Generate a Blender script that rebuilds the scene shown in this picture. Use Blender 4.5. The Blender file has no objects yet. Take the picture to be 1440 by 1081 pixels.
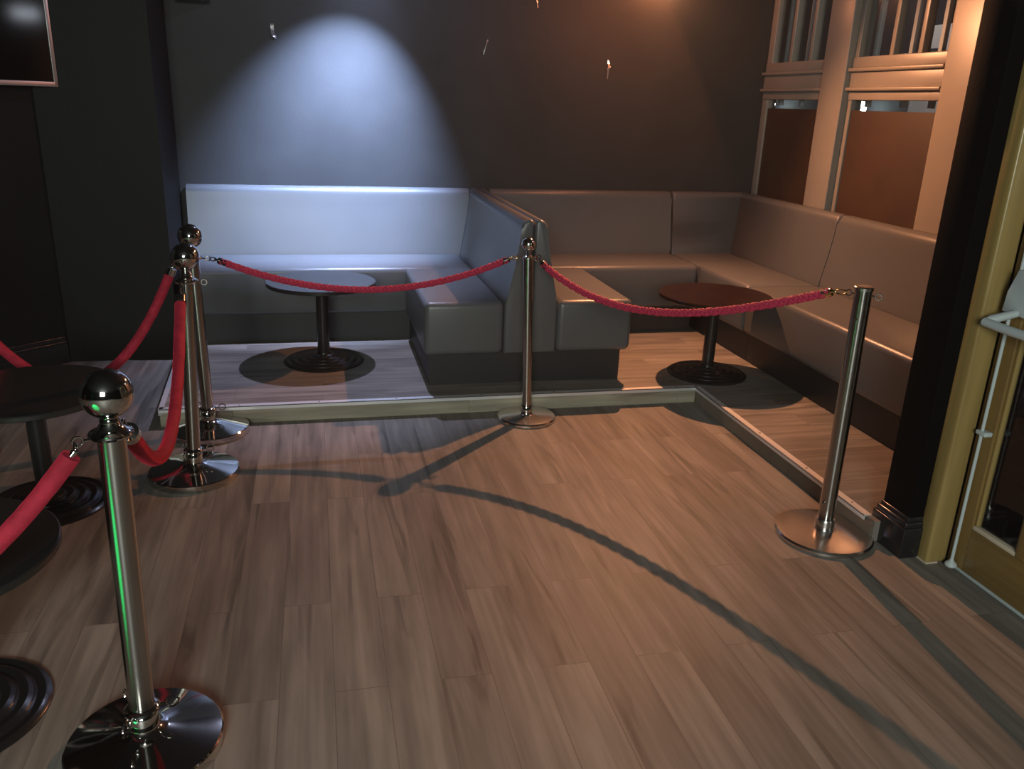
import bpy, bmesh, math, random
from mathutils import Vector, Matrix
random.seed(7)
C = bpy.context.scene.collection
PI = math.pi
HP = 0.092          # platform height

# ------------------------------------------------------------------ materials
def new_mat(name):
    m = bpy.data.materials.new(name); m.use_nodes = True
    nt = m.node_tree; b = nt.nodes['Principled BSDF']
    return m, nt, b

def simple(name, col, rough=.5, metal=0., spec=.5, bump=0., bscale=200., var=0., vscale=6., sheen=0., coat=0.):
    m, nt, b = new_mat(name)
    b.inputs['Base Color'].default_value = (*col, 1)
    b.inputs['Roughness'].default_value = rough
    b.inputs['Metallic'].default_value = metal
    b.inputs['Specular IOR Level'].default_value = spec
    b.inputs['Coat Weight'].default_value = coat
    if sheen:
        b.inputs['Sheen Weight'].default_value = sheen
        b.inputs['Sheen Roughness'].default_value = .4
        b.inputs['Sheen Tint'].default_value = (min(1, col[0]*2.2), col[1]*2.2, col[2]*2.2, 1)
    tc = nt.nodes.new('ShaderNodeTexCoord')
    if bump:
        n = nt.nodes.new('ShaderNodeTexNoise'); n.inputs['Scale'].default_value = bscale
        n.inputs['Detail'].default_value = 3
        nt.links.new(tc.outputs['Object'], n.inputs['Vector'])
        bp = nt.nodes.new('ShaderNodeBump'); bp.inputs['Strength'].default_value = bump
        bp.inputs['Distance'].default_value = .004
        nt.links.new(n.outputs['Fac'], bp.inputs['Height'])
        nt.links.new(bp.outputs['Normal'], b.inputs['Normal'])
    if var:
        n = nt.nodes.new('ShaderNodeTexNoise'); n.inputs['Scale'].default_value = vscale
        n.inputs['Detail'].default_value = 5
        nt.links.new(tc.outputs['Object'], n.inputs['Vector'])
        r = nt.nodes.new('ShaderNodeValToRGB')
        r.color_ramp.elements[0].position = .3; r.color_ramp.elements[1].position = .72
        r.color_ramp.elements[0].color = (*[c*(1-var) for c in col], 1)
        r.color_ramp.elements[1].color = (*[min(1, c*(1+var)) for c in col], 1)
        nt.links.new(n.outputs['Fac'], r.inputs['Fac'])
        nt.links.new(r.outputs['Color'], b.inputs['Base Color'])
    return m

def planks(name, along_y=True, width=.152, length=1.22, c1=(.218, .197, .172), c2=(.160, .142, .124), rough=.55, vertical=False):
    m, nt, b = new_mat(name)
    L = nt.links.new; N = nt.nodes.new
    tc = N('ShaderNodeTexCoord'); sp = N('ShaderNodeSeparateXYZ'); cb = N('ShaderNodeCombineXYZ')
    L(tc.outputs['Object'], sp.inputs[0])
    if along_y:
        L(sp.outputs['Y'], cb.inputs['X']); L(sp.outputs['X'], cb.inputs['Y'])
    elif vertical:
        L(sp.outputs['X'], cb.inputs['X']); L(sp.outputs['Z'], cb.inputs['Y'])
    else:
        L(sp.outputs['X'], cb.inputs['X']); L(sp.outputs['Y'], cb.inputs['Y'])
    br = N('ShaderNodeTexBrick')
    br.offset = .37; br.offset_frequency = 2
    br.inputs['Scale'].default_value = 1
    br.inputs['Brick Width'].default_value = length
    br.inputs['Row Height'].default_value = width
    br.inputs['Mortar Size'].default_value = .0012
    br.inputs['Mortar Smooth'].default_value = .3
    br.inputs['Bias'].default_value = 0
    br.inputs['Color1'].default_value = (*c1, 1); br.inputs['Color2'].default_value = (*c2, 1)
    br.inputs['Mortar'].default_value = (*[c*.7 for c in c2], 1)
    L(cb.outputs[0], br.inputs['Vector'])
    def noise(scx, scy, detail, lo, hi, a, z, dist=0.):
        mp = N('ShaderNodeMapping'); mp.inputs['Scale'].default_value = (scx, scy, 1)
        L(cb.outputs[0], mp.inputs['Vector'])
        # shift the figure from plank to plank
        ad = N('ShaderNodeVectorMath'); ad.operation = 'ADD'
        sc = N('ShaderNodeVectorMath'); sc.operation = 'SCALE'; sc.inputs['Scale'].default_value = 37.
        L(br.outputs['Color'], sc.inputs[0]); L(mp.outputs[0], ad.inputs[0]); L(sc.outputs[0], ad.inputs[1])
        n = N('ShaderNodeTexNoise'); n.inputs['Scale'].default_value = 1; n.inputs['Detail'].default_value = detail
        n.inputs['Distortion'].default_value = dist
        L(ad.outputs[0], n.inputs['Vector'])
        r = N('ShaderNodeMapRange'); r.inputs['From Min'].default_value = lo; r.inputs['From Max'].default_value = hi
        r.inputs['To Min'].default_value = a; r.inputs['To Max'].default_value = z
        L(n.outputs['Fac'], r.inputs['Value'])
        return r.outputs[0]
    g1 = noise(1.6, 38, 6, .3, .7, .80, 1.18)
    g2 = noise(1.0, 11, 5, .33, .43, .60, 1.0, 1.0)
    g3 = noise(2.2, 13, 4, .3, .7, .78, 1.2)
    m1 = N('ShaderNodeMath'); m1.operation = 'MULTIPLY'; L(g1, m1.inputs[0]); L(g2, m1.inputs[1])
    m2 = N('ShaderNodeMath'); m2.operation = 'MULTIPLY'; L(m1.outputs[0], m2.inputs[0]); L(g3, m2.inputs[1])
    mx = N('ShaderNodeVectorMath'); mx.operation = 'SCALE'
    L(br.outputs['Color'], mx.inputs[0]); L(m2.outputs[0], mx.inputs['Scale'])
    L(mx.outputs[0], b.inputs['Base Color'])
    b.inputs['Roughness'].default_value = rough
    b.inputs['Specular IOR Level'].default_value = .3
    bp = N('ShaderNodeBump'); bp.inputs['Strength'].default_value = .12; bp.inputs['Distance'].default_value = .002
    L(m1.outputs[0], bp.inputs['Height']); L(bp.outputs['Normal'], b.inputs['Normal'])
    return m

def grain(name, c1, c2, axis='Z', rough=.4, coat=.2):
    m, nt, b = new_mat(name); L = nt.links.new; N = nt.nodes.new
    tc = N('ShaderNodeTexCoord'); mp = N('ShaderNodeMapping')
    s = {'X': (2, 40, 40), 'Y': (40, 2, 40), 'Z': (40, 40, 2)}[axis]
    mp.inputs['Scale'].default_value = s
    L(tc.outputs['Object'], mp.inputs['Vector'])
    n = N('ShaderNodeTexNoise'); n.inputs['Scale'].default_value = 1; n.inputs['Detail'].default_value = 5
    L(mp.outputs[0], n.inputs['Vector'])
    r = N('ShaderNodeValToRGB'); r.color_ramp.elements[0].position = .3; r.color_ramp.elements[1].position = .7
    r.color_ramp.elements[0].color = (*c1, 1); r.color_ramp.elements[1].color = (*c2, 1)
    L(n.outputs['Fac'], r.inputs['Fac']); L(r.outputs['Color'], b.inputs['Base Color'])
    b.inputs['Roughness'].default_value = rough; b.inputs['Coat Weight'].default_value = coat
    b.inputs['Coat Roughness'].default_value = .25
    return m

def glass(name, tint=(.9, .93, .95), refl=.9):
    m = bpy.data.materials.new(name); m.use_nodes = True
    nt = m.node_tree; nt.nodes.clear(); N = nt.nodes.new; L = nt.links.new
    o = N('ShaderNodeOutputMaterial'); mix = N('ShaderNodeMixShader')
    t = N('ShaderNodeBsdfTransparent'); t.inputs['Color'].default_value = (*tint, 1)
    g = N('ShaderNodeBsdfGlossy'); g.inputs['Roughness'].default_value = .02; g.inputs['Color'].default_value = (refl, refl, refl, 1)
    f = N('ShaderNodeFresnel'); f.inputs['IOR'].default_value = 1.6
    ge = N('ShaderNodeNewGeometry'); iv = N('ShaderNodeMath'); iv.operation = 'SUBTRACT'; iv.inputs[0].default_value = 1.
    mu = N('ShaderNodeMath'); mu.operation = 'MULTIPLY'
    L(ge.outputs['Backfacing'], iv.inputs[1]); L(f.outputs[0], mu.inputs[0]); L(iv.outputs[0], mu.inputs[1])
    L(mu.outputs[0], mix.inputs[0]); L(t.outputs[0], mix.inputs[1]); L(g.outputs[0], mix.inputs[2]); L(mix.outputs[0], o.inputs['Surface'])
    return m

def emit(name, col, s):
    m, nt, b = new_mat(name)
    b.inputs['Base Color'].default_value = (*col, 1)
    b.inputs['Emission Color'].default_value = (*col, 1); b.inputs['Emission Strength'].default_value = s
    return m

def aniso(name, col, rough):
    m = simple(name, col, rough, 1.)
    nt = m.node_tree; b = nt.nodes['Principled BSDF']
    t = nt.nodes.new('ShaderNodeTangent'); t.direction_type = 'RADIAL'; t.axis = 'Z'
    nt.links.new(t.outputs[0], b.inputs['Tangent'])
    b.inputs['Anisotropic'].default_value = .97
    b.inputs['Anisotropic Rotation'].default_value = .25
    return m

M = dict(
    floor=planks('vinyl planks', True),
    deck=planks('platform planks', False),
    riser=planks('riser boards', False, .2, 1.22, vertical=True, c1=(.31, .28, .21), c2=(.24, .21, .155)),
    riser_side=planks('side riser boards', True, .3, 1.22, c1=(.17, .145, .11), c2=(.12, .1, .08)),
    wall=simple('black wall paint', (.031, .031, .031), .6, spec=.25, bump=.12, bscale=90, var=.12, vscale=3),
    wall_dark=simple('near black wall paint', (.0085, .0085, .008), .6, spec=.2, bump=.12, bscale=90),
    ceiling=simple('black ceiling paint', (.02, .02, .02), .8),
    gloss=simple('black gloss paint', (.012, .012, .013), .18, bump=.05, bscale=25),
    pillar=simple('black satin pillar paint', (.003, .003, .003), .7, spec=.05, bump=.1, bscale=60),
    vinyl=simple('grey vinyl upholstery', (.094, .096, .099), .35, spec=.5, bump=.12, bscale=320, var=.06, vscale=2.5),
    plinth=simple('black plinth board', (.018, .017, .017), .5),
    alu=simple('brushed aluminium trim', (.72, .72, .72), .42, .55, bump=.08, bscale=120),
    steel=simple('polished steel', (.62, .60, .57), .07, 1., bump=.015, bscale=18),
    tube=aniso('spun steel tube', (.44, .43, .41), .15),
    steel_worn=simple('worn polished steel', (.66, .63, .6), .22, 1., bump=.03, bscale=40),
    chrome=simple('chrome', (.62, .61, .59), .06, 1.),
    brass=simple('brass hook', (.8, .62, .32), .18, 1.),
    velvet=simple('red velvet', (.36, .020, .042), .75, spec=.2, bump=.5, bscale=140, var=.25, vscale=22, sheen=.8),
    braid=simple('red braided rope', (.45, .030, .075), .6, spec=.3, bump=.4, bscale=500, sheen=.4),
    tabletop=simple('black laminate tabletop', (.022, .020, .019), .24, spec=.5),
    castiron=simple('black enamelled iron', (.012, .012, .012), .22, spec=.6, bump=.06, bscale=70),
    frame=simple('cream gloss window paint', (.25, .225, .19), .38, bump=.05, bscale=40, var=.05),
    sash=simple('white outer sash paint', (.75, .76, .76), .4),
    board=simple('brown window board', (.042, .020, .010), .5, var=.15, vscale=5),
    oak=grain('varnished oak', (.16, .095, .028), (.23, .145, .045), 'Z', .38),
    oak_jamb=grain('pale varnished oak', (.25, .17, .055), (.33, .235, .085), 'Z', .35),
    oak_h=grain('varnished oak rail', (.16, .095, .028), (.23, .145, .045), 'Y', .38),
    bead=simple('pale glazing bead', (.55, .47, .36), .4),
    grey=simple('grey powder coated metal', (.46, .52, .53), .4, bump=.04, bscale=90),
    screen=simple('dark television screen', (.004, .003, .003), .09, spec=.3),
    bezel=simple('silver television bezel', (.5, .47, .46), .35, .8),
    tape=simple('shiny silver tape', (.8, .8, .82), .25, .7, bump=.3, bscale=60),
    glass=glass('window glass'),
    facade=simple('pale render facade', (.62, .58, .55), .9, var=.15, vscale=2),
    dark=simple('dark facade', (.03, .03, .035), .7),
    maroon=simple('maroon lobby wall', (.05, .018, .022), .6),
    pavement=simple('pavement', (.08, .08, .08), .8, var=.2),
    lamp=emit('street lamp glow', (.85, 1., .95), 26.),
)

# ------------------------------------------------------------------ mesh helpers
def finish(bm, name, mat, parent=None, ang=38, smooth=True):
    bmesh.ops.recalc_face_normals(bm, faces=bm.faces)
    me = bpy.data.meshes.new(name); bm.to_mesh(me); bm.free()
    if smooth:
        me.polygons.foreach_set('use_smooth', [True]*len(me.polygons))
        me.set_sharp_from_angle(angle=math.radians(ang))
    me.materials.append(mat)
    o = bpy.data.objects.new(name, me); C.objects.link(o)
    if parent is not None:
        o.parent = parent
        o.matrix_parent_inverse = Matrix.Translation(-Vector(parent.location)) if parent.type == 'EMPTY' else Matrix.Translation(-Vector(parent.matrix_basis.translation)) @ Matrix()
        if parent.type != 'EMPTY' and parent.parent is not None:
            o.matrix_parent_inverse = Matrix()
    return o

def add_box(bm, x0, x1, y0, y1, z0, z1, bev=0., seg=3):
    r = bmesh.ops.create_cube(bm, size=1)
    vs = r['verts']
    for v in vs:
        v.co = Vector((x0+(v.co.x+.5)*(x1-x0), y0+(v.co.y+.5)*(y1-y0), z0+(v.co.z+.5)*(z1-z0)))
    if bev:
        es = list({e for v in vs for e in v.link_edges})
        bmesh.ops.bevel(bm, geom=es, offset=bev, segments=seg, profile=.5, affect='EDGES')

def box(name, mat, x0, x1, y0, y1, z0, z1, bev=0., parent=None, seg=3):
    bm = bmesh.new(); add_box(bm, x0, x1, y0, y1, z0, z1, bev, seg)
    return finish(bm, name, mat, parent)

def add_lathe(bm, prof, cx=0, cy=0, n=64, lean=(0, 0)):
    """prof: (r,z) list bottom to top; lean shears x,y by z"""
    rings = []
    for r, z in prof:
        ox, oy = cx+lean[0]*z, cy+lean[1]*z
        if r < 1e-6:
            rings.append([bm.verts.new((ox, oy, z))])
        else:
            rings.append([bm.verts.new((ox+r*math.cos(2*PI*i/n), oy+r*math.sin(2*PI*i/n), z)) for i in range(n)])
    for a, b in zip(rings, rings[1:]):
        for i in range(n):
            j = (i+1) % n
            if len(a) == 1 and len(b) == 1: continue
            if len(a) == 1: bm.faces.new((a[0], b[i], b[j]))
            elif len(b) == 1: bm.faces.new((a[i], a[j], b[0]))
            else: bm.faces.new((a[i], a[j], b[j], b[i]))
    if len(rings[0]) > 1: bm.faces.new(rings[0])
    if len(rings[-1]) > 1: bm.faces.new(rings[-1])

def lathe(name, mat, prof, cx=0, cy=0, n=64, parent=None, lean=(0, 0), ang=38):
    bm = bmesh.new(); add_lathe(bm, prof, cx, cy, n, lean)
    return finish(bm, name, mat, parent, ang)

def frames(pts):
    fr = []; up = Vector((0, 0, 1))
    n = len(pts); prev = None
    for i in range(n):
        t = (pts[min(i+1, n-1)]-pts[max(i-1, 0)]).normalized()
        if prev is None:
            a = t.cross(up)
            if a.length < 1e-4: a = t.cross(Vector((1, 0, 0)))
            a.normalize()
        else:
            a = (prev - t*prev.dot(t)).normalized()
        prev = a
        fr.append((t, a, t.cross(a).normalized()))
    return fr

def add_tube(bm, pts, r, n=12, cap=True, flat=1.):
    pts = [Vector(p) for p in pts]; fr = frames(pts); rings = []
    for i, (p, (t, a, b)) in enumerate(zip(pts, fr)):
        rr = r[i] if isinstance(r, (list, tuple)) else r
        rings.append([bm.verts.new(p + a*(rr*math.cos(2*PI*k/n)*flat) + b*(rr*math.sin(2*PI*k/n))) for k in range(n)])
    for a, b in zip(rings, rings[1:]):
        for k in range(n):
            j = (k+1) % n
            bm.faces.new((a[k], a[j], b[j], b[k]))
    if cap:
        bm.faces.new(rings[0]); bm.faces.new(rings[-1])

def tube(name, mat, pts, r, n=12, parent=None, flat=1.):
    bm = bmesh.new(); add_tube(bm, pts, r, n, True, flat)
    return finish(bm, name, mat, parent, 50)

def add_torus(bm, c, R, r, ax=(0, 0, 1), n=28, m=8):
    ax = Vector(ax).normalized(); c = Vector(c)
    a = ax.orthogonal().normalized(); b = ax.cross(a)
    rings = []
    for i in range(n):
        t = 2*PI*i/n; d = a*math.cos(t)+b*math.sin(t)
        rings.append([bm.verts.new(c + d*(R + r*math.cos(2*PI*k/m)) + ax*(r*math.sin(2*PI*k/m))) for k in range(m)])
    for i in range(n):
        p, q = rings[i], rings[(i+1) % n]
        for k in range(m):
            j = (k+1) % m
            bm.faces.new((p[k], p[j], q[j], q[k]))

def add_prism(bm, poly, place):
    """poly list of 2D pts; place(i, u, v) -> (near, far) points"""
    A = []; B = []
    for (u, v) in poly:
        a, b = place(u, v); A.append(bm.verts.new(a)); B.append(bm.verts.new(b))
    n = len(poly)
    for i in range(n):
        j = (i+1) % n
        bm.faces.new((A[i], A[j], B[j], B[i]))
    bm.faces.new(A); bm.faces.new(list(reversed(B)))

def empty(name, loc, label=None, cat=None, group=None, kind=None):
    o = bpy.data.objects.new(name, None); C.objects.link(o); o.location = loc
    o.empty_display_size = .1
    tag(o, label, cat, group, kind); return o

def tag(o, label=None, cat=None, group=None, kind=None):
    if label: o['label'] = label
    if cat: o['category'] = cat
    if group: o['group'] = group
    if kind: o['kind'] = kind
    return o

def struct(o, label=None):
    o['kind'] = 'structure'
    if label: o['label'] = label
    return o

# ------------------------------------------------------------------ room shell
struct(box('floor', M['floor'], -4.2, 2.32, -3.2, 6.1, -.06, 0), 'grey brown wood plank floor')
WB = 5.95            # back wall
struct(box('wall_back', M['wall'], -.87, 3.4, WB, WB+.12, 0, 2.8), 'black painted back wall behind the grey benches')
# wall left of the niche, facing the camera, with its return
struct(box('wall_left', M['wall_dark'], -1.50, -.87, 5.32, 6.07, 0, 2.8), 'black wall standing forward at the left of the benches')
# diagonal wall carrying the television
dd = Vector((-.737, -.676, 0)).normalized(); nn = Vector((.676, -.737, 0)).normalized()
A0 = Vector((-1.50, 5.335, 0))
def diag_slab(name, mat, s0, s1, t0, t1, z0, z1, parent=None, bev=0.):
    bm = bmesh.new(); add_box(bm, s0, s1, t0, t1, z0, z1, bev)
    for v in bm.verts:
        v.co = A0 + dd*v.co.x + nn*v.co.y + Vector((0, 0, v.co.z))
    return finish(bm, name, mat, parent)
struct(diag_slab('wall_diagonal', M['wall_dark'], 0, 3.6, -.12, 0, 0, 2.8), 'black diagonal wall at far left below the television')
sk = diag_slab('baseboard_left', M['gloss'], .02, 3.6, .0, .018, .0, .135)
struct(sk, 'glossy black moulded skirting along the far left wall')
diag_slab('moulding', M['gloss'], .02, 3.6, .0, .012, .135, .165, sk, .004)
diag_slab('moulding', M['gloss'], .02, 3.6, .0, .024, .122, .138, sk, .005)
struct(box('ceiling', M['ceiling'], -4.2, 3.4, -3.2, 6.1, 2.8, 2.9), 'black ceiling')
# right wall: low wall under the windows, header, posts
XW = 3.25
wr = struct(box('wall_right', M['wall'], XW, XW+.14, 2.54, WB, 0, 1.0), 'wall below the windows on the right')
box('header', M['frame'], XW, XW+.14, 2.54, WB, 2.62, 2.8, parent=wr)
box('wall_end', M['wall'], XW, XW+.14, 2.54, 3.50, 1.0, 2.62, parent=wr)
struct(box('trim_1', M['frame'], XW-.012, XW+.14, 4.875, 5.13, 1.0, 2.62, .006), 'cream painted post between the two windows')
t2 = struct(box('trim_2', M['frame'], XW-.012, XW+.14, 3.50, 4.005, 1.0, 2.62, .006), 'cream painted post beside the black pillar')
bmx = bmesh.new(); add_box(bmx, XW+.005, XW+.1, 4.005, 4.028, 1.0, 2.62, .006); finish(bmx, 'bead', M['frame'], t2)

def window(idx, y0, y1, frame_w, mull):
    w = empty('window_%d' % idx, (XW+.06, (y0+y1)/2, 1.0), kind='structure')
    w['label'] = ['cream sash window with brown lower board, nearest the back wall', 'cream sash window with brown lower board, beside the black pillar'][idx-1]
    X0, X1 = XW+.035, XW+.085
    bm = bmesh.new()
    for (a, b) in ((y0, y0+frame_w), (y1-frame_w, y1)):
        add_box(bm, X0, X1, a, b, 1.0, 2.62, .005)
    add_box(bm, X0, X1, y0, y1, 2.56, 2.62, .004)
    finish(bm, 'window_frame', M['frame'], w)
    # transom: three stacked boards with projecting lips
    bm = bmesh.new()
    add_box(bm, X0-.01, X1, y0+.01, y1-.01, 1.885, 1.948, .006)
    add_box(bm, X0-.035, X1, y0+.0, y1-.0, 1.862, 1.885, .008)
    add_box(bm, X0-.012, X1, y0+.01, y1-.01, 1.772, 1.862, .003)
    add_box(bm, X0-.035, X1, y0+.0, y1-.0, 1.750, 1.772, .008)
    add_box(bm, X0-.008, X1, y0+.01, y1-.01, 1.698, 1.750, .004)
    finish(bm, 'transom', M['frame'], w)
    for ym in mull:
        box('muntin', M['frame'], X0-.004, X1, ym-.019, ym+.019, 1.94, 2.57, .006, w)
    box('panel', M['board'], X0+.012, X0+.03, y0+frame_w-.005, y1-frame_w+.005, 1.0, 1.637, 0, w)
    box('glass_pane', M['glass'], X1-.02, X1-.016, y0+frame_w-.005, y1-frame_w+.005, 1.60, 1.71, 0, w)
    box('glass_pane', M['glass'], X1-.02, X1-.016, y0+frame_w-.005, y1-frame_w+.005, 1.94, 2.57, 0, w)
    # outer storm sash seen through the glass
    bm = bmesh.new()
    for ym in [y0+frame_w*.5, y1-frame_w*.5]+list(mull):
        add_box(bm, X1+.07, X1+.10, ym-.016, ym+.016, 1.66, 2.6, .004)
    add_box(bm, X1+.07, X1+.10, y0, y1, 1.56, 1.60, .004)
    finish(bm, 'outer_sash', M['sash'], w)
    return w
window(1, 5.13, 5.94, .075, (5.62, 5.37))
window(2, 4.028, 4.875, .04, (4.52, 4.275))

# black nib wall / pillar with moulded skirting
pl = struct(box('pillar', M['pillar'], 2.155, 3.39, 2.385, 2.54, 0, 2.8, .004), 'black square pillar between the bench and the door')
bm = bmesh.new()
add_box(bm, 2.128, 2.6, 2.366, 2.558, 0, .125, .004)
add_box(bm, 2.134, 2.6, 2.371, 2.553, .120, .150, .010)
add_box(bm, 2.146, 2.6, 2.380, 2.545, .145, .166, .006)
finish(bm, 'skirting_block', M['gloss'], pl)

# ------------------------------------------------------------------ raised platform
PF, PX, PXL = 4.145, 2.103, -.80
pf = empty('platform', (0, 4.145, 0), kind='structure'); pf['label'] = 'low raised plank platform under the seating'
bm = bmesh.new()
poly = [(PXL, PF), (PX, PF), (PX, 2.50), (XW+.1, 2.50), (XW+.1, WB), (PXL-.06, WB)]
add_prism(bm, poly, lambda u, v: (Vector((u, v, 0.004)), Vector((u, v, HP))))
finish(bm, 'deck', M['deck'], pf)
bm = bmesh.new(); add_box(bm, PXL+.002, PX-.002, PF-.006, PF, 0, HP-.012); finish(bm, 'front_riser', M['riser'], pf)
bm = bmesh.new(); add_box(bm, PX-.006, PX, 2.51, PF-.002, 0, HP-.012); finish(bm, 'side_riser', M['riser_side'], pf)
bm = bmesh.new()
add_box(bm, PXL-.002, PX-.0, PF-.014, PF+.022, HP-.002, HP+.003, .001, 1)
add_box(bm, PXL-.002, PX-.0, PF-.014, PF-.010, HP-.018, HP+.003, .001, 1)
finish(bm, 'edge_trim', M['alu'], pf)
bm = bmesh.new()
add_box(bm, PX-.014, PX+.022, 2.55, PF+.0, HP-.002, HP+.003, .001, 1)
add_box(bm, PX-.014, PX-.010, 2.55, PF-.01, HP-.018, HP+.003, .001, 1)
finish(bm, 'edge_trim', M['alu'], pf)
bm = bmesh.new()
v = [(PXL-.004, PF-.014), (PXL+.02, PF), (PXL-.035, 5.31), (PXL-.06, 5.31)]
add_prism(bm, v, lambda a, b: (Vector((a, b, HP-.03)), Vector((a, b, HP+.003))))
finish(bm, 'edge_trim', M['alu'], pf)
for i, x in enumerate((-.42, -.02, .38, .84, 1.25, 1.66, 1.98)):
    lathe('screw', M['castiron'], [(.004, HP+.002), (.004, HP+.0042), (0, HP+.005)], x, PF+.004, 10, pf)
for y in (3.9, 3.42, 3.0, 2.66):
    lathe('screw', M['chrome'], [(.005, HP+.002), (.005, HP+.005), (0, HP+.006)], PX+.005, y, 10, pf)

# ------------------------------------------------------------------ banquette seating
SZ, ST, TOP = .28, .578, 1.02     # underside and top of the seat box, top of the backrest
def back_profile(d_bot=.155, d_top=.075, top=TOP, bot=SZ, gap=.004):
    """(t,z): t = distance from the wall, closed outline of a leaning padded back"""
    p = [(gap, bot), (d_bot, bot), (d_bot, ST-.02)]
    for k in range(1, 9):
        s = k/8; z = ST-.02+(top-.05-ST+.02)*s
        p.append((d_bot-(d_bot-d_top-.012)*(1-(1-s)**1.35), z))
    for k in range(1, 6):
        a = k/5*PI/2
        p.append((d_top+.012-.045*(1-math.cos(a)), top-.05+.05*math.sin(a)))
    p.append((gap+.012, top)); p.append((gap, top-.012))
    return p
def front_at(prof, z):
    pts = prof[1:-2]
    for (a, b) in zip(pts, pts[1:]):
        if b[1] > a[1] and a[1] <= z <= b[1]:
            return a[0]+(b[0]-a[0])*(z-a[1])/(b[1]-a[1])
    return pts[-1][0]

BP = back_profile(); WP = back_profile(.150, .062)
XM = 1.136          # seam between the two back-to-back benches
GRP = 'grey vinyl banquette benches'
def seat_box(name, x0, x1, y0, y1, parent, bev=.034):
    return box(name, M['vinyl'], x0, x1, y0, y1, SZ, ST, bev, parent, 4)
def piping(pts, parent):
    return tube('piping', M['vinyl'], pts, .0045, 8, parent)

SF = 5.28           # front plane of the back benches
# 1: left bench along the back wall
b = empty('banquette_bench', (.1, 5.6, HP), 'long grey bench lit by cold light, below the bluish pool on the back wall', 'bench', GRP)
seat_box('seat', -.825, .983, SF, WB-BP[1][0]-.002, b)
bm = bmesh.new(); L0 = -.825
add_prism(bm, BP, lambda t, z: (Vector((L0, WB-t, z)), Vector((XM-front_at(WP, max(z, SZ))-.002 if z < TOP-.03 else XM-WP[8][0]+.01, WB-t, z))))
finish(bm, 'backrest', M['vinyl'], b)
box('plinth', M['plinth'], -.80, .98, SF+.06, WB-.03, HP, SZ, 0, b)
# 2, 3: pair of benches standing back to back, ends toward the camera
WY0 = 4.283
for s, lab in ((-1, 'grey bench jutting forward left of the slim middle post, facing the cold lit booth'),
               (1, 'grey bench jutting forward right of the slim middle post, its seat lit orange')):
    b = empty('banquette_bench', (XM+s*.35, 4.8, HP), lab, 'bench', GRP)
    x_in = XM+s*(WP[1][0]+.002); x_out = .545 if s < 0 else 1.732
    seat_box('seat', min(x_in, x_out), max(x_in, x_out), WY0, SF-.003, b, .034)
    bm = bmesh.new()
    outl = [(max(t, .003), z) for t, z in WP]
    def pl_(t, z, s=s):
        # towards the wall the back stops at the sloping face of the rear bench
        return Vector((XM+s*t, WY0+.002, z)), Vector((XM+s*t, WB-.004, z))
    add_prism(bm, outl, pl_)
    ee = [e for e in bm.edges if all(abs(v.co.y-(WY0+.002)) < 1e-4 for v in e.verts)]
    bmesh.ops.bevel(bm, geom=ee, offset=.018, segments=3, profile=.5, affect='EDGES')
    finish(bm, 'backrest', M['vinyl'], b, 50)
    box('plinth', M['plinth'], min(XM+s*.002, x_out-s*.035), max(XM+s*.002, x_out-s*.035), WY0+.07, SF+.055, HP, SZ, 0, b)
# 4: right bench along the back wall
b = empty('banquette_bench', (1.95, 5.6, HP), 'grey bench on the dim right part of the back wall, behind the dark red table', 'bench', GRP)
seat_box('seat', 1.29, 2.597, SF, WB-BP[1][0]-.002, b)
bm = bmesh.new()
add_prism(bm, BP, lambda t, z: (Vector((XM+front_at(WP, max(z, SZ))+.002 if z < TOP-.03 else XM+WP[8][0]-.01, WB-t, z)), Vector((2.602, WB-t, z))))
ee = [e for e in bm.edges if all(abs(v.co.x-2.602) < 1e-4 for v in e.verts)]
bmesh.ops.bevel(bm, geom=ee, offset=.018, segments=3, profile=.5, affect='EDGES')
finish(bm, 'backrest', M['vinyl'], b, 50)
box('plinth', M['plinth'], 1.30, 2.597, SF+.06, WB-.03, HP, SZ, 0, b)
# 5: corner bench
YS = 4.60
b = empty('banquette_bench', (2.9, 5.4, HP), 'grey corner bench where the back wall meets the windows', 'bench', GRP)
XR = XW; XF = 2.60
bm = bmesh.new()
pol = [(XF+.002, SF+.0), (XF+.002, YS+.002), (XR-BP[1][0]-.002, YS+.002), (XR-BP[1][0]-.002, WB-BP[1][0]-.002), (XF+.002, WB-BP[1][0]-.002)]
add_prism(bm, pol, lambda u, v: (Vector((u, v, SZ)), Vector((u, v, ST))))
bmesh.ops.bevel(bm, geom=list(bm.edges), offset=.034, segments=4, profile=.5, affect='EDGES')
finish(bm, 'seat', M['vinyl'], b, 40)
bm = bmesh.new()
add_prism(bm, BP, lambda t, z: (Vector((2.616, WB-t, z)), Vector((XR-t, WB-t, z))))
ee = [e for e in bm.edges if all(abs(v.co.x-2.616) < 1e-4 for v in e.verts)]
bmesh.ops.bevel(bm, geom=ee, offset=.018, segments=3, profile=.5, affect='EDGES')
bm2 = bmesh.new()
add_prism(bm2, BP, lambda t, z: (Vector((XR-t, YS+.004, z)), Vector((XR-t, WB-t, z))))
ee = [e for e in bm2.edges if all(abs(v.co.y-(YS+.004)) < 1e-4 for v in e.verts)]
bmesh.ops.bevel(bm2, geom=ee, offset=.018, segments=3, profile=.5, affect='EDGES')
finish(bm, 'backrest', M['vinyl'], b, 50); finish(bm2, 'backrest', M['vinyl'], b, 50)
box('plinth', M['plinth'], XF+.055, XR-.03, YS+.002, WB-.03, HP, SZ, 0, b)
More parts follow.
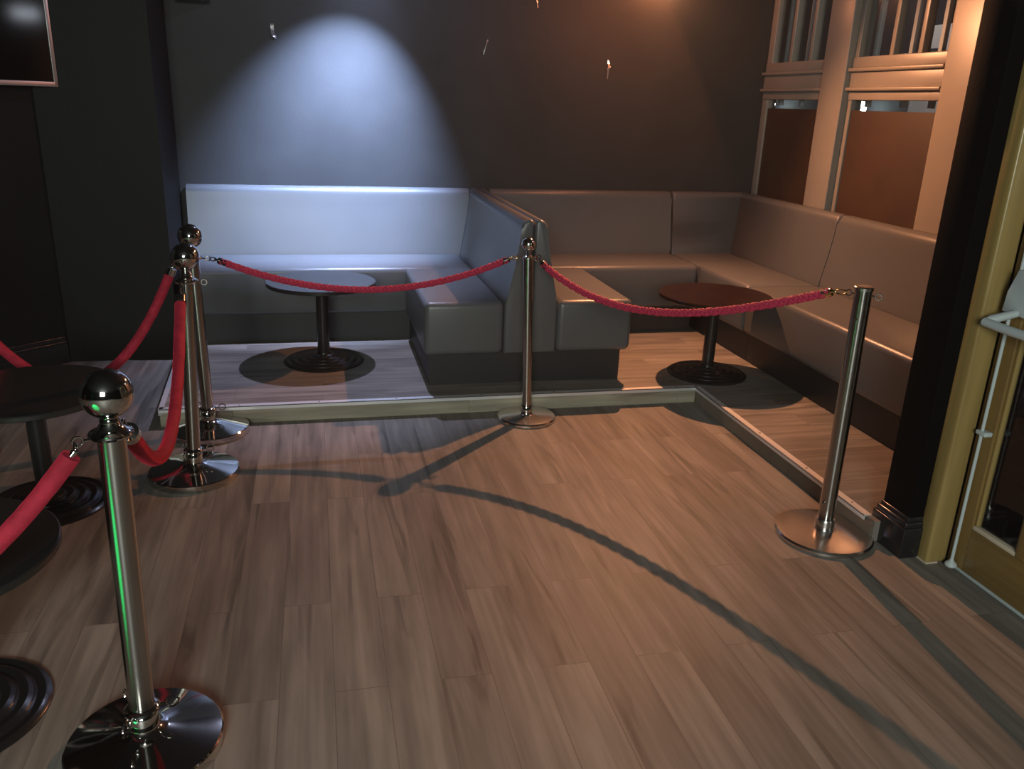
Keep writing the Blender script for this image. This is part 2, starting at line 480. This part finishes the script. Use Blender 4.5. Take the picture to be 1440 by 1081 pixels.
# 6: bench under the windows
b = empty('banquette_bench', (2.9, 3.7, HP), 'grey bench below the windows, running behind the black pillar, lit orange', 'bench', GRP)
Y1 = 2.60
seat_box('seat', XF, XR-BP[1][0]-.002, Y1, YS-.002, b)
bm = bmesh.new()
add_prism(bm, BP, lambda t, z: (Vector((XR-t, Y1, z)), Vector((XR-t, YS-.004, z))))
ee = [e for e in bm.edges if all(abs(v.co.y-(YS-.004)) < 1e-4 for v in e.verts)]
bmesh.ops.bevel(bm, geom=ee, offset=.018, segments=3, profile=.5, affect='EDGES')
finish(bm, 'backrest', M['vinyl'], b, 50)
box('plinth', M['plinth'], XF+.055, XR-.03, Y1+.02, YS-.002, HP, SZ, 0, b)

# ------------------------------------------------------------------ round tables
def make_table(x, y, z0, label, topmat, r=.315, name='round_table'):
    t = empty(name, (x, y, z0), label, 'table', 'low round pedestal tables')
    H = z0+.49
    lathe('tabletop', topmat, [(0, H-.024), (r-.006, H-.024), (r, H-.020), (r, H-.004), (r-.004, H), (0, H)], x, y, 96, t)
    pr = [(0, z0), (.235, z0), (.236, z0+.007)]
    for k in range(4):
        ra = .232-k*.042; za = z0+.010+k*.008
        pr += [(ra, za), (ra-.012, za+.0055), (ra-.022, za+.004), (ra-.034, za+.001), (ra-.040, za+.0035)]
    pr += [(.062, z0+.045), (.046, z0+.05), (.042, z0+.06), (0, z0+.06)]
    lathe('base', M['castiron'], pr, x, y, 96, t, ang=25)
    lathe('pole', M['castiron'], [(.036, z0+.05), (.036, H-.034)], x, y, 40, t)
    lathe('mounting_plate', M['castiron'] if z0 else M['steel_worn'], [(.04, H-.034), (.11, H-.030), (.11, H-.0245), (0, H-.0245)], x, y, 48, t)
    return t
make_table(.015, 4.878, HP, 'round table in the cold lit booth, its top shining pale under the spotlight', M['tabletop'])
make_table(2.275, 4.372, HP, 'dark red brown topped round table in the orange lit booth at the right', simple('dark red wood tabletop', (.018, .006, .004), .2, var=.25, vscale=9, spec=.6), .33)
make_table(-1.10, 3.345, 0, 'black round table in shadow on the floor, behind the nearest post', M['tabletop'])
make_table(-.995, 2.078, 0, 'black round table cut by the left edge, nearest the camera, rim and ribbed base showing', M['tabletop'])

# ------------------------------------------------------------------ rope posts
GP = 'steel rope posts'
def hook_eye(bm, c, d, r=.011):
    c = Vector(c); d = Vector(d).normalized()
    add_tube(bm, [c, c+d*.014], .0035, 8)
    add_torus(bm, c+d*(.014+r), r, .0028, d.cross(Vector((0, 0, 1))), 18, 6)

def make_post(x, y, label, ball_r, pole_r, base_r, h_ring, h_ball, lean, dome=True, low_ring=True, worn=False, style='flange', hooks=(0, 90, 180, 270)):
    st = M['steel_worn'] if worn else M['steel']
    s = empty('rope_post', (x, y, 0), label, 'rope post', GP)
    R = base_r
    if dome:
        pr = [(0, 0), (R-.002, 0), (R, .004), (R, .030), (R-.004, .034), (R*.8, .041), (R*.55, .050), (R*.32, .060), (pole_r+.012, .066), (pole_r+.008, .070), (0, .070)]
    else:
        pr = [(0, 0), (R-.003, 0), (R, .004), (R, .014), (R-.006, .021), (R*.8, .025), (R*.4, .029), (pole_r+.012, .031), (pole_r+.01, .034), (0, .034)]
    lathe('base', M['steel_worn'] if not dome else st, pr, x, y, 96, s, ang=30)
    zb = pr[-1][1]
    ln = (lean[0]/h_ball, lean[1]/h_ball)
    # the socket and the tube
    lathe('socket', st, [(pole_r+.006, zb-.002), (pole_r+.006, zb+.040), (pole_r+.003, zb+.044), (0, zb+.044)], x, y, 48, s, ln)
    top = h_ring
    lathe('pole', M['tube'], [(pole_r, zb+.03), (pole_r, top)], x, y, 48, s, ln)
    if style == 'flange':
        lathe('collar', M['chrome'], [(pole_r+.001, top-.004), (.044, top-.002), (.048, top+.004), (.046, top+.008), (.034, top+.013), (.025, top+.022), (.0205, top+.032), (.022, top+.036), (.018, top+.042), (.0205, top+.048), (.018, h_ball-ball_r+.006), (0, h_ball-ball_r+.006)], x, y, 48, s, ln, 28)
    elif style == 'slim':
        lathe('collar', M['chrome'], [(pole_r+.001, top-.012), (pole_r+.005, top-.010), (pole_r+.005, top-.002), (pole_r, top+.002), (.013, top+.010), (.011, h_ball-ball_r+.004), (0, h_ball-ball_r+.004)], x, y, 40, s, ln, 28)
    else:
        lathe('cap', M['steel_worn'], [(pole_r+.001, top-.012), (pole_r+.0035, top-.011), (pole_r+.0035, top), (pole_r, top+.003), (pole_r*.5, top+.002), (0, top+.001)], x, y, 40, s, ln, 28)
    if ball_r:
        pr = [(max(1e-7, ball_r*math.sin(k/24*PI)) if 0 < k < 24 else 0, h_ball-ball_r*math.cos(k/24*PI)) for k in range(25)]
        lathe('ball', M['chrome'], pr, x, y, 48, s, ln, 60)
    # ring eyes on the collar
    zr = top-.002 if style != 'cap' else top-.03
    ro = {'flange': .046, 'slim': pole_r+.004, 'cap': pole_r}[style]
    cx, cy = x+ln[0]*zr, y+ln[1]*zr
    for a in hooks:
        bm = bmesh.new()
        d = Vector((math.cos(math.radians(a)), math.sin(math.radians(a)), 0))
        hook_eye(bm, Vector((cx, cy, zr))+d*(ro-.002), d)
        finish(bm, 'ring_eye', M['chrome'], s)
    if low_ring:
        z = zb+.05
        pr = [(pole_r, z-.002), (pole_r+.010, z), (pole_r+.013, z+.004), (pole_r+.010, z+.008), (pole_r+.004, z+.012), (pole_r, z+.013)]
        r = lathe('lower_ring', M['chrome'], pr, x, y, 48, s, ln, 25)
        for a in (10, 130, 250):
            bm = bmesh.new()
            d = Vector((math.cos(math.radians(a)), math.sin(math.radians(a)), 0))
            hook_eye(bm, Vector((x+ln[0]*z, y+ln[1]*z, z+.004))+d*(pole_r+.01), d, .016)
            finish(bm, 'lower_eye', M['chrome'], s)
    return s

P1, P2, P3, P4, P5 = (-.477, 1.863), (-.564, 3.53), (-.556, 4.04), (1.062, 4.013), (1.943, 2.587)
make_post(*P1, 'large polished ball topped post nearest the camera, streaked with green reflection', .056, .0305, .19, .868, .965, (.014, -.003), hooks=(80, 205))
make_post(*P2, 'polished ball topped post at the platform corner, front one of the close pair', .056, .029, .19, .866, .968, (.043, -.01), hooks=(0, 262))
make_post(*P3, 'polished ball topped post almost hidden behind another, rear one of the close pair', .055, .029, .19, .868, .97, (-.012, .003), hooks=(0, 188))
make_post(*P4, 'slim steel post with small ball top standing alone before the bench ends', .036, .0255, .157, .872, .935, (-.027, .006), dome=False, low_ring=False, style='slim', hooks=(0, 180, 302))
make_post(*P5, 'steel post missing its ball, on a flat disc base beside the black pillar', 0, .031, .19, 1.015, 1.02, (-.009, .002), dome=False, low_ring=False, worn=True, style='cap', hooks=(120, 320))
# small screws low on the ball-less post
for o in [o for o in bpy.data.objects if o.name.startswith('rope_post') and 'missing its ball' in o.get('label', '')]:
    for a, z in ((200, .155), (20, .135), (205, .90)):
        d = Vector((math.cos(math.radians(a)), math.sin(math.radians(a)), 0)); bm = bmesh.new()
        add_tube(bm, [Vector((*P5, z))+d*.028, Vector((*P5, z))+d*.037, Vector((*P5, z))+d*.044], [.004, .006, .002], 10)
        finish(bm, 'screw', M['chrome'], o)

# ------------------------------------------------------------------ ropes
def hang(A, B, sag, n=60, bias=0.):
    A, B = Vector(A), Vector(B); out = []
    for i in range(n+1):
        t = i/n; tt = t+bias*t*(1-t)
        p = A+(B-A)*t; p.z -= 4*sag*tt*(1-tt); out.append(p)
    return out

def snap_hook(tip, eye, mat, parent):
    """a swivel snap hook from the rope end to the ring eye"""
    bm = bmesh.new(); tip, eye = Vector(tip), Vector(eye); d = (eye-tip); L = d.length; d.normalize()
    add_tube(bm, [tip-d*.004, tip+d*.010, tip+d*.014], [.006, .006, .003], 10)
    c = tip+d*(L*.56); a = d.cross(Vector((0, 0, 1))).normalized(); u = a.cross(d).normalized()
    pts = [c+d*(L*.42*math.cos(t))+u*(.008*math.sin(t)) for t in [2*PI*k/18 for k in range(19)]]
    add_tube(bm, pts, .0028, 8, False)
    return finish(bm, 'snap_hook', mat, parent)

def rope_end(pts, eye, r, parent, capmat, hookmat, caplen=.035):
    d = (pts[0]-pts[1]).normalized()
    p0 = pts[0]
    bm = bmesh.new()
    add_tube(bm, [p0-d*caplen*.75, p0-d*caplen*.7, p0+d*caplen*.2, p0+d*caplen*.3], [r*.95, r*1.04, r*1.0, r*.5], 16)
    finish(bm, 'end_cap', capmat, parent)
    snap_hook(p0+d*caplen*.3, eye, hookmat, parent)

def velvet_rope(A, B, sag, eyeA, eyeB, r, label, bias=0., bare=False):
    pts = hang(A, B, sag, 70, bias)
    bm = bmesh.new(); add_tube(bm, pts, r, 16, True)
    for v in bm.verts:
        v.co += Vector((random.uniform(-1, 1), random.uniform(-1, 1), random.uniform(-1, 1)))*.0006
    o = finish(bm, 'velvet_rope', M['velvet'], None, 60)
    tag(o, label, 'rope', 'red velvet ropes')
    if bare: rope_end(pts, eyeA, r*.33, o, M['chrome'], M['chrome'], .06)
    else: rope_end(pts, eyeA, r*1.12, o, M['chrome'], M['chrome'])
    if eyeB is not None: rope_end(pts[::-1], eyeB, r*1.12, o, M['castiron'], M['chrome'])
    return o

def braided_rope(A, B, sag, eyeA, eyeB, r, label, bias=0., capA=None, capB=None):
    pts = hang(A, B, sag, 320, bias)
    fr = frames(pts); bm = bmesh.new()
    ln = [0.]
    for a, b in zip(pts, pts[1:]): ln.append(ln[-1]+(b-a).length)
    pitch = .085
    for s in (1, -1):
        for k in range(4):
            q = []
            for p, (t, a, b2), l in zip(pts, fr, ln):
                th = s*2*PI*l/pitch+k*PI/2
                rr = r*.66*(1+.20*s*math.sin(4*2*PI*l/pitch+k*PI))
                q.append(p+a*(rr*math.cos(th))+b2*(rr*math.sin(th)))
            add_tube(bm, q, r*.36, 6, True)
    add_tube(bm, pts[::4], r*.62, 8, True)
    o = finish(bm, 'braided_rope', M['braid'], None, 70)
    tag(o, label, 'rope', 'red braided ropes')
    rope_end(pts[::8], eyeA, r*.95, o, capA or M['castiron'], M['chrome'], .04)
    rope_end(pts[::-8], eyeB, r*.95, o, capB or M['castiron'], M['brass'], .04)
    return o

def eye_of(P, lean, ang, zr, ro, hb):
    d = Vector((math.cos(math.radians(ang)), math.sin(math.radians(ang)), 0))
    return Vector((P[0]+lean[0]*zr/hb, P[1]+lean[1]*zr/hb, zr))+d*(ro+.030)
e3 = eye_of(P3, (-.012, .003), 0, .866, .046, .97)
e4a = eye_of(P4, (-.027, .006), 180, .870, .028, .935)
e4b = eye_of(P4, (-.027, .006), 302, .870, .028, .935)
e5 = eye_of(P5, (-.009, .002), 120, .985, .029, 1.02)
braided_rope(e3+Vector((.045, 0, -.012)), e4a+Vector((-.05, 0, -.012)), .145, e3, e4a, .0155, 'red braided rope slung across the cold lit booth, left of the slim middle post')
braided_rope(e4b+Vector((.024, -.036, -.02)), e5+Vector((-.035, .056, -.012)), .165, e4b, e5, .0165, 'red braided rope slung from the slim middle post to the post without a ball', .28, capB=M['brass'])
e1 = eye_of(P1, (.014, -.003), 80, .866, .044, .965)
e1b = eye_of(P1, (.014, -.003), 205, .866, .044, .965)
e2 = eye_of(P2, (.043, -.01), 262, .864, .044, .968)
e3b = eye_of(P3, (-.012, .003), 188, .866, .044, .97)
velvet_rope(e1+Vector((.0, .03, -.035)), e2+Vector((-.002, -.025, -.045)), .30, e1, e2, .021, 'red velvet rope looping between the two nearest ball topped posts')
P6, P7 = (-1.83, 1.66), (-1.62, 3.77)
make_post(*P6, 'polished ball topped post beyond the left edge, holding the rope from the nearest post', .056, .0305, .19, .868, .965, (0, 0), hooks=(10,))
make_post(*P7, 'polished ball topped post beyond the left edge, behind the shadowed black table', .056, .0305, .19, .868, .965, (0, 0), hooks=(15,))
e6 = eye_of(P6, (0, 0), 10, .866, .044, .965); e7 = eye_of(P7, (0, 0), 15, .866, .044, .965)
velvet_rope(e1b+Vector((-.010, -.004, -.030)), e6+Vector((.02, .0, -.05)), .39, e1b, e6, .021, 'red velvet rope running off the left edge from the nearest post', bare=True)
velvet_rope(e3b+Vector((-.02, -.005, -.05)), e7+Vector((.03, .01, -.04)), .50, e3b, e7, .021, 'red velvet rope sagging behind the shadowed black table at the far left')

# ------------------------------------------------------------------ television, speaker, tape scraps
tv = empty('television', tuple(A0+dd*.45+nn*.05+Vector((0, 0, 1.60))), 'dark flat television with thin silver rim, high at the left edge', 'television')
def TV(name, mat, s0, s1, t0, t1, z0, z1, bev=0.): return diag_slab(name, mat, s0, s1, t0, t1, z0, z1, tv, bev)
s0 = -.085
TV('cabinet', M['castiron'], s0+.02, s0+1.30, .055, .10, 1.61, 2.38, .006)
TV('screen', M['screen'], s0+.022, s0+1.298, .100, .104, 1.622, 2.366)
bm = bmesh.new()
for (a, b_, c, d) in ((s0, s0+1.32, 1.595, 1.622), (s0, s0+1.32, 2.366, 2.39), (s0, s0+.022, 1.60, 2.38), (s0+1.298, s0+1.32, 1.60, 2.38)):
    add_box(bm, a, b_, .085, .110, c, d, .003)
for v in bm.verts: v.co = A0+dd*v.co.x+nn*v.co.y+Vector((0, 0, v.co.z))
finish(bm, 'bezel', M['bezel'], tv)
TV('wall_bracket', M['castiron'], .4, .7, 0.001, .056, 1.85, 2.1)

sp = empty('wall_speaker', (-.70, 5.86, 2.13), 'black box fixed high on the black wall, only its underside showing at the top edge', 'speaker')
box('cabinet', M['castiron'], -.80, -.60, 5.80, WB-.002, 2.122, 2.42, .008, sp)
box('grille', M['plinth'], -.79, -.61, 5.793, 5.801, 2.135, 2.41, .003, sp)

def scrap(x, z, pts, w, label, r=0):
    bm = bmesh.new(); prev = None
    for i, (dx, dy, dz, ww) in enumerate(pts):
        a = bm.verts.new((x+dx-ww*w, WB-.0004-dy, z+dz)); b_ = bm.verts.new((x+dx+ww*w, WB-.0004-dy*.6-.003*(i % 2), z+dz+.002*(i % 2)))
        if prev: bm.faces.new((prev[0], prev[1], b_, a))
        prev = (a, b_)
    geom = bmesh.ops.solidify(bm, geom=list(bm.faces), thickness=.0012)
    o = finish(bm, 'tape_scrap', M['tape'], None, 60)
    tag(o, label, 'tape', 'scraps of tape on the back wall')
curl = [(-.004, 0, .048, 1), (.0, .012, .040, 1.1), (-.001, .006, .025, .9), (.002, .013, .010, 1), (.001, .006, -.006, .9), (.005, .014, -.020, 1), (.012, .02, -.033, .7), (.020, .012, -.045, .3)]
scrap(-.227, 1.985, curl, .011, 'crumpled silver tape scrap on the black wall, left of the pool of cold light')
scrap(1.18, 2.0, [(.004, 0, .010, .6), (.001, .014, .0, .8), (-.002, .004, -.012, .5), (-.012, .003, -.045, .35), (-.020, .003, -.075, .3), (-.024, .002, -.09, .25)], .010, 'thin dim tape scrap on the black wall, right of the pool of cold light')
scrap(2.057, 1.87, [(-.006, 0, .055, .4), (-.004, .012, .040, .6), (.002, .005, .020, .7), (.006, .016, .004, .9), (-.006, .02, -.018, .9), (.0, .006, -.03, .4), (.0, .004, -.06, .4), (.0, .003, -.08, .3)], .010, 'twisted tape scrap catching orange light, below the orange glow on the back wall')
scrap(1.513, 2.262, [(-.01, 0, .05, .5), (-.006, .012, .02, .6), (.004, .016, .0, .8), (.008, .008, -.015, .5), (.012, .004, -.04, .4)], .009, 'tape scrap cut by the top edge of the picture, highest on the back wall')

# ------------------------------------------------------------------ door at the right
dj = struct(box('door_jamb', M['oak_jamb'], 2.21, 2.30, 2.318, 2.386, 0, 2.12, .010), 'pale oak door jamb beside the black pillar')
box('foot_block', M['bead'], 2.207, 2.26, 2.315, 2.38, 0, .006, 0, dj)
box('lintel', M['oak_jamb'], 2.21, 2.30, 1.30, 2.386, 2.12, 2.19, .008, dj)
box('jamb_post', M['oak_jamb'], 2.21, 2.30, 1.232, 1.30, 0, 2.19, .010, dj)
DX = 2.297
dr = empty('door_1', (DX, 1.8, 0), kind='structure'); dr['label'] = 'varnished oak door with glass panes and grey panic bar'
def stile(y0, y1, z0, z1, mat, name): return box(name, M[mat], DX, DX+.045, y0, y1, z0, z1, .004, dr)
stile(2.236, 2.314, .012, 2.115, 'oak', 'stile'); stile(1.304, 1.40, .012, 2.115, 'oak', 'stile')
stile(1.40, 2.236, .012, .186, 'oak_h', 'bottom_rail'); stile(1.40, 2.236, 1.98, 2.115, 'oak_h', 'top_rail')
ym = (2.236, 2.036, 1.996, 1.718, 1.678, 1.40)
for a in (0, 2, 4):
    if a: stile(ym[a], ym[a-1], .186, 1.98, 'oak', 'muntin')
    bm = bmesh.new()
    add_box(bm, DX+.004, DX+.03, ym[a+1], ym[a], .180, .200, .003)
    finish(bm, 'glazing_bead', M['bead'], dr)
    bm = bmesh.new()
    add_box(bm, DX+.010, DX+.03, ym[a]-.012, ym[a]-.001, .2, 1.98, .003); add_box(bm, DX+.010, DX+.03, ym[a+1]+.001, ym[a+1]+.012, .2, 1.98, .003)
    finish(bm, 'glazing_bead', M['oak_jamb'], dr)
    box('glass_pane', M['glass'], DX+.022, DX+.026, ym[a+1], ym[a], .19, 1.98, 0, dr)
box('bottom_seal', M['grey'], DX-.006, DX+.0, 1.31, 2.27, .004, .016, .002, dr)
# panic bar with vertical rods
pb = empty('panic_bar', (DX, 2.25, 1.0), 'grey push bar fitting with tall vertical rods on the oak door', 'door fitting')
RY, RX = 2.268, 2.275
tube('rod', M['grey'], [(RX, RY, .03), (RX, RY, .98)], .0062, 12, pb)
tube('rod', M['grey'], [(RX, RY-.005, 1.12), (RX, RY-.005, 2.05)], .0062, 12, pb)
for z in (.555, 1.62):
    box('rod_clip', M['grey'], RX-.012, DX, RY-.028, RY+.018, z-.008, z+.008, .004, pb)
lathe('rod_foot', M['grey'], [(.020, .016), (.022, .022), (.018, .030), (.010, .036), (.006, .045), (0, .045)], RX, RY, 24, pb)
bm = bmesh.new()
add_prism(bm, [(2.305, 1.00), (2.293, 1.07), (2.272, 1.145), (2.19, 1.145), (2.19, .995)], lambda u, v: (Vector((2.235, u-.035, v)), Vector((DX-.001, u-.035, v))))
bmesh.ops.bevel(bm, geom=list(bm.edges), offset=.006, segments=3, profile=.5, affect='EDGES')
finish(bm, 'lock_case', M['grey'], pb)
bm = bmesh.new()
add_tube(bm, [(2.245, 2.20, 1.01), (2.20, 2.262, .972), (2.185, 2.268, .962)], [.013, .016, .013], 12)
add_tube(bm, [(2.185, 2.272, .962), (2.183, 2.2, .960), (2.18, 1.42, .955)], .0155, 16)
finish(bm, 'push_bar', M['grey'], pb)
# lobby behind the door glass
lb = struct(box('wall_lobby', M['maroon'], 3.25, 3.33, .6, 2.38, -.06, 2.8), 'dark maroon lobby wall behind the door glass')
struct(box('floor_lobby', M['maroon'], 2.32, 3.33, .6, 2.385, -.06, 0), 'dark lobby floor')
sh = box('lobby_ledge', M['bead'], 3.02, 3.248, 1.0, 2.37, .42, .47, .01); tag(sh, 'pale ledge seen through the door glass', 'ledge')
box('wall_above_door', M['wall'], 2.30, 2.40, .6, 2.386, 2.19, 2.8); struct(bpy.data.objects['wall_above_door'], 'black wall above the door')

# ------------------------------------------------------------------ street outside the windows
struct(box('street', M['pavement'], 3.4, 14.0, 2.55, 22, -.2, -.06), 'dark street outside')
hs = empty('house', (9.4, 11.3, -.06), 'pale lit building across the street, seen through the window glass', 'building')
box('wall', M['facade'], 9.2, 9.6, 11.15, 12.02, -.06, 2.95, 0, hs)
box('wall', M['dark'], 9.25, 9.6, 12.02, 19.0, -.06, 6.0, 0, hs)
box('wall', M['facade'], 9.2, 9.6, 10.2, 11.15, 2.82, 3.4, 0, hs)
box('wall', M['dark'], 9.25, 9.6, 8.5, 11.15, -.06, 2.82, 0, hs)
box('window', M['dark'], 9.17, 9.21, 11.55, 11.72, 2.3, 2.62, 0, hs)
for (x, y, lab) in ((9.0, 15.9, 'pale street lamp shining through the window nearest the back wall'), (9.0, 12.93, 'pale street lamp shining through the window beside the black pillar')):
    s = empty('street_lamp', (x, y, -.06), lab, 'street lamp', 'street lamps outside')
    tube('post', M['dark'], [(x, y, -.06), (x, y, 1.66)], .03, 10, s)
    lathe('lantern', M['lamp'], [(.04, 1.66), (.07, 1.70), (.08, 1.79), (.05, 1.84), (0, 1.85)], x, y, 20, s)

# ------------------------------------------------------------------ lights
def light(name, kind, loc, col, power, target=None, **kw):
    d = bpy.data.lights.new(name, kind); d.color = col; d.energy = power
    for k, v in kw.items(): setattr(d, k, v)
    o = bpy.data.objects.new(name, d); C.objects.link(o); o.location = loc
    if target is not None:
        o.rotation_euler = (Vector(target)-Vector(loc)).to_track_quat('-Z', 'Y').to_euler()
    return o
LB = Vector((.39, 5.19, 2.55)); axb = Vector((-.18, .53, -1)).normalized()
light('cold_spotlight', 'SPOT', LB, (.45, .60, 1.), 1620, LB+axb, spot_size=math.radians(66), spot_blend=1., shadow_soft_size=.012)
light('cold_downlight', 'SPOT', LB, (.62, .66, 1.), 170, (.03, 5.0, 0), spot_size=math.radians(60), spot_blend=.5, shadow_soft_size=.012)
light('cold_spotlight_spill', 'POINT', LB, (.62, .68, 1.), 15, shadow_soft_size=.02)
LO = Vector((2.13, 5.12, 2.31))
light('orange_spotlight', 'SPOT', LO, (1., .42, .19), 335, LO+Vector((.03, -.97, -1.)), spot_size=math.radians(156), spot_blend=1., shadow_soft_size=.015)
light('orange_wall_spill', 'SPOT', LO, (1., .30, .12), 26, LO+Vector((-.922, .457, -.551)), spot_size=math.radians(178), spot_blend=.06, shadow_soft_size=.02)
light('orange_lamp_glow', 'POINT', (2.37, 5.80, 2.47), (1., .34, .14), 15, shadow_soft_size=.02)  # added light near the wall for the orange hot spot, apart from the lamp
light('bar_light', 'AREA', (-.8, -2.7, 2.25), (.92, 1., .92), 205, (.1, 3, .5), shape='RECTANGLE', size=1.4, size_y=1.4)  # added soft fill, standing in for unseen light from behind the camera
light('window_side_lamp', 'AREA', (2.82, 3.63, 2.26), (.8, .88, 1.), 1.2, (-1.5, 5.3, 1.95), shape='RECTANGLE', size=.22, size_y=.10)  # small unseen light added for its reflection in the television screen
light('green_spotlight', 'SPOT', (-3.4, -1.0, 1.9), (.02, 1., .22), 2600, (-1.45, .92, 0), spot_size=math.radians(13), spot_blend=.5, shadow_soft_size=.02)
light('lobby_light', 'POINT', (2.9, 1.3, 2.3), (.9, .7, .65), 3, shadow_soft_size=.1)
light('street_light', 'POINT', (7.6, 10.4, 4.6), (1, .86, .8), 260, shadow_soft_size=.15)

w = bpy.data.worlds.new('World'); bpy.context.scene.world = w; w.use_nodes = True
w.node_tree.nodes['Background'].inputs[0].default_value = (.6, .68, .66, 1)
w.node_tree.nodes['Background'].inputs[1].default_value = .012
vs = w.node_tree.nodes.new('ShaderNodeVolumeScatter'); vs.inputs['Density'].default_value = .003; vs.inputs['Anisotropy'].default_value = .2
w.node_tree.links.new(vs.outputs[0], w.node_tree.nodes['World Output'].inputs['Volume'])

# ------------------------------------------------------------------ camera
yaw, pitch, roll = .23841, .32782, .03849
f = 1160.
F = Vector((math.sin(yaw)*math.cos(pitch), math.cos(yaw)*math.cos(pitch), -math.sin(pitch)))
r = Vector((math.cos(yaw), -math.sin(yaw), 0)); u = r.cross(F)
R = r*math.cos(roll)+u*math.sin(roll); U = -r*math.sin(roll)+u*math.cos(roll)
cd = bpy.data.cameras.new('camera'); cam = bpy.data.objects.new('camera', cd); C.objects.link(cam)
cd.sensor_width = 36; cd.lens = f/1440*36; cd.clip_start = .05
cam.matrix_world = Matrix(((R.x, U.x, -F.x, 0), (R.y, U.y, -F.y, 0), (R.z, U.z, -F.z, 1.6), (0, 0, 0, 1)))
sc = bpy.context.scene; sc.camera = cam
sc.view_settings.view_transform = 'Standard'; sc.view_settings.look = 'None'
sc.view_settings.exposure = 0; sc.view_settings.gamma = 1
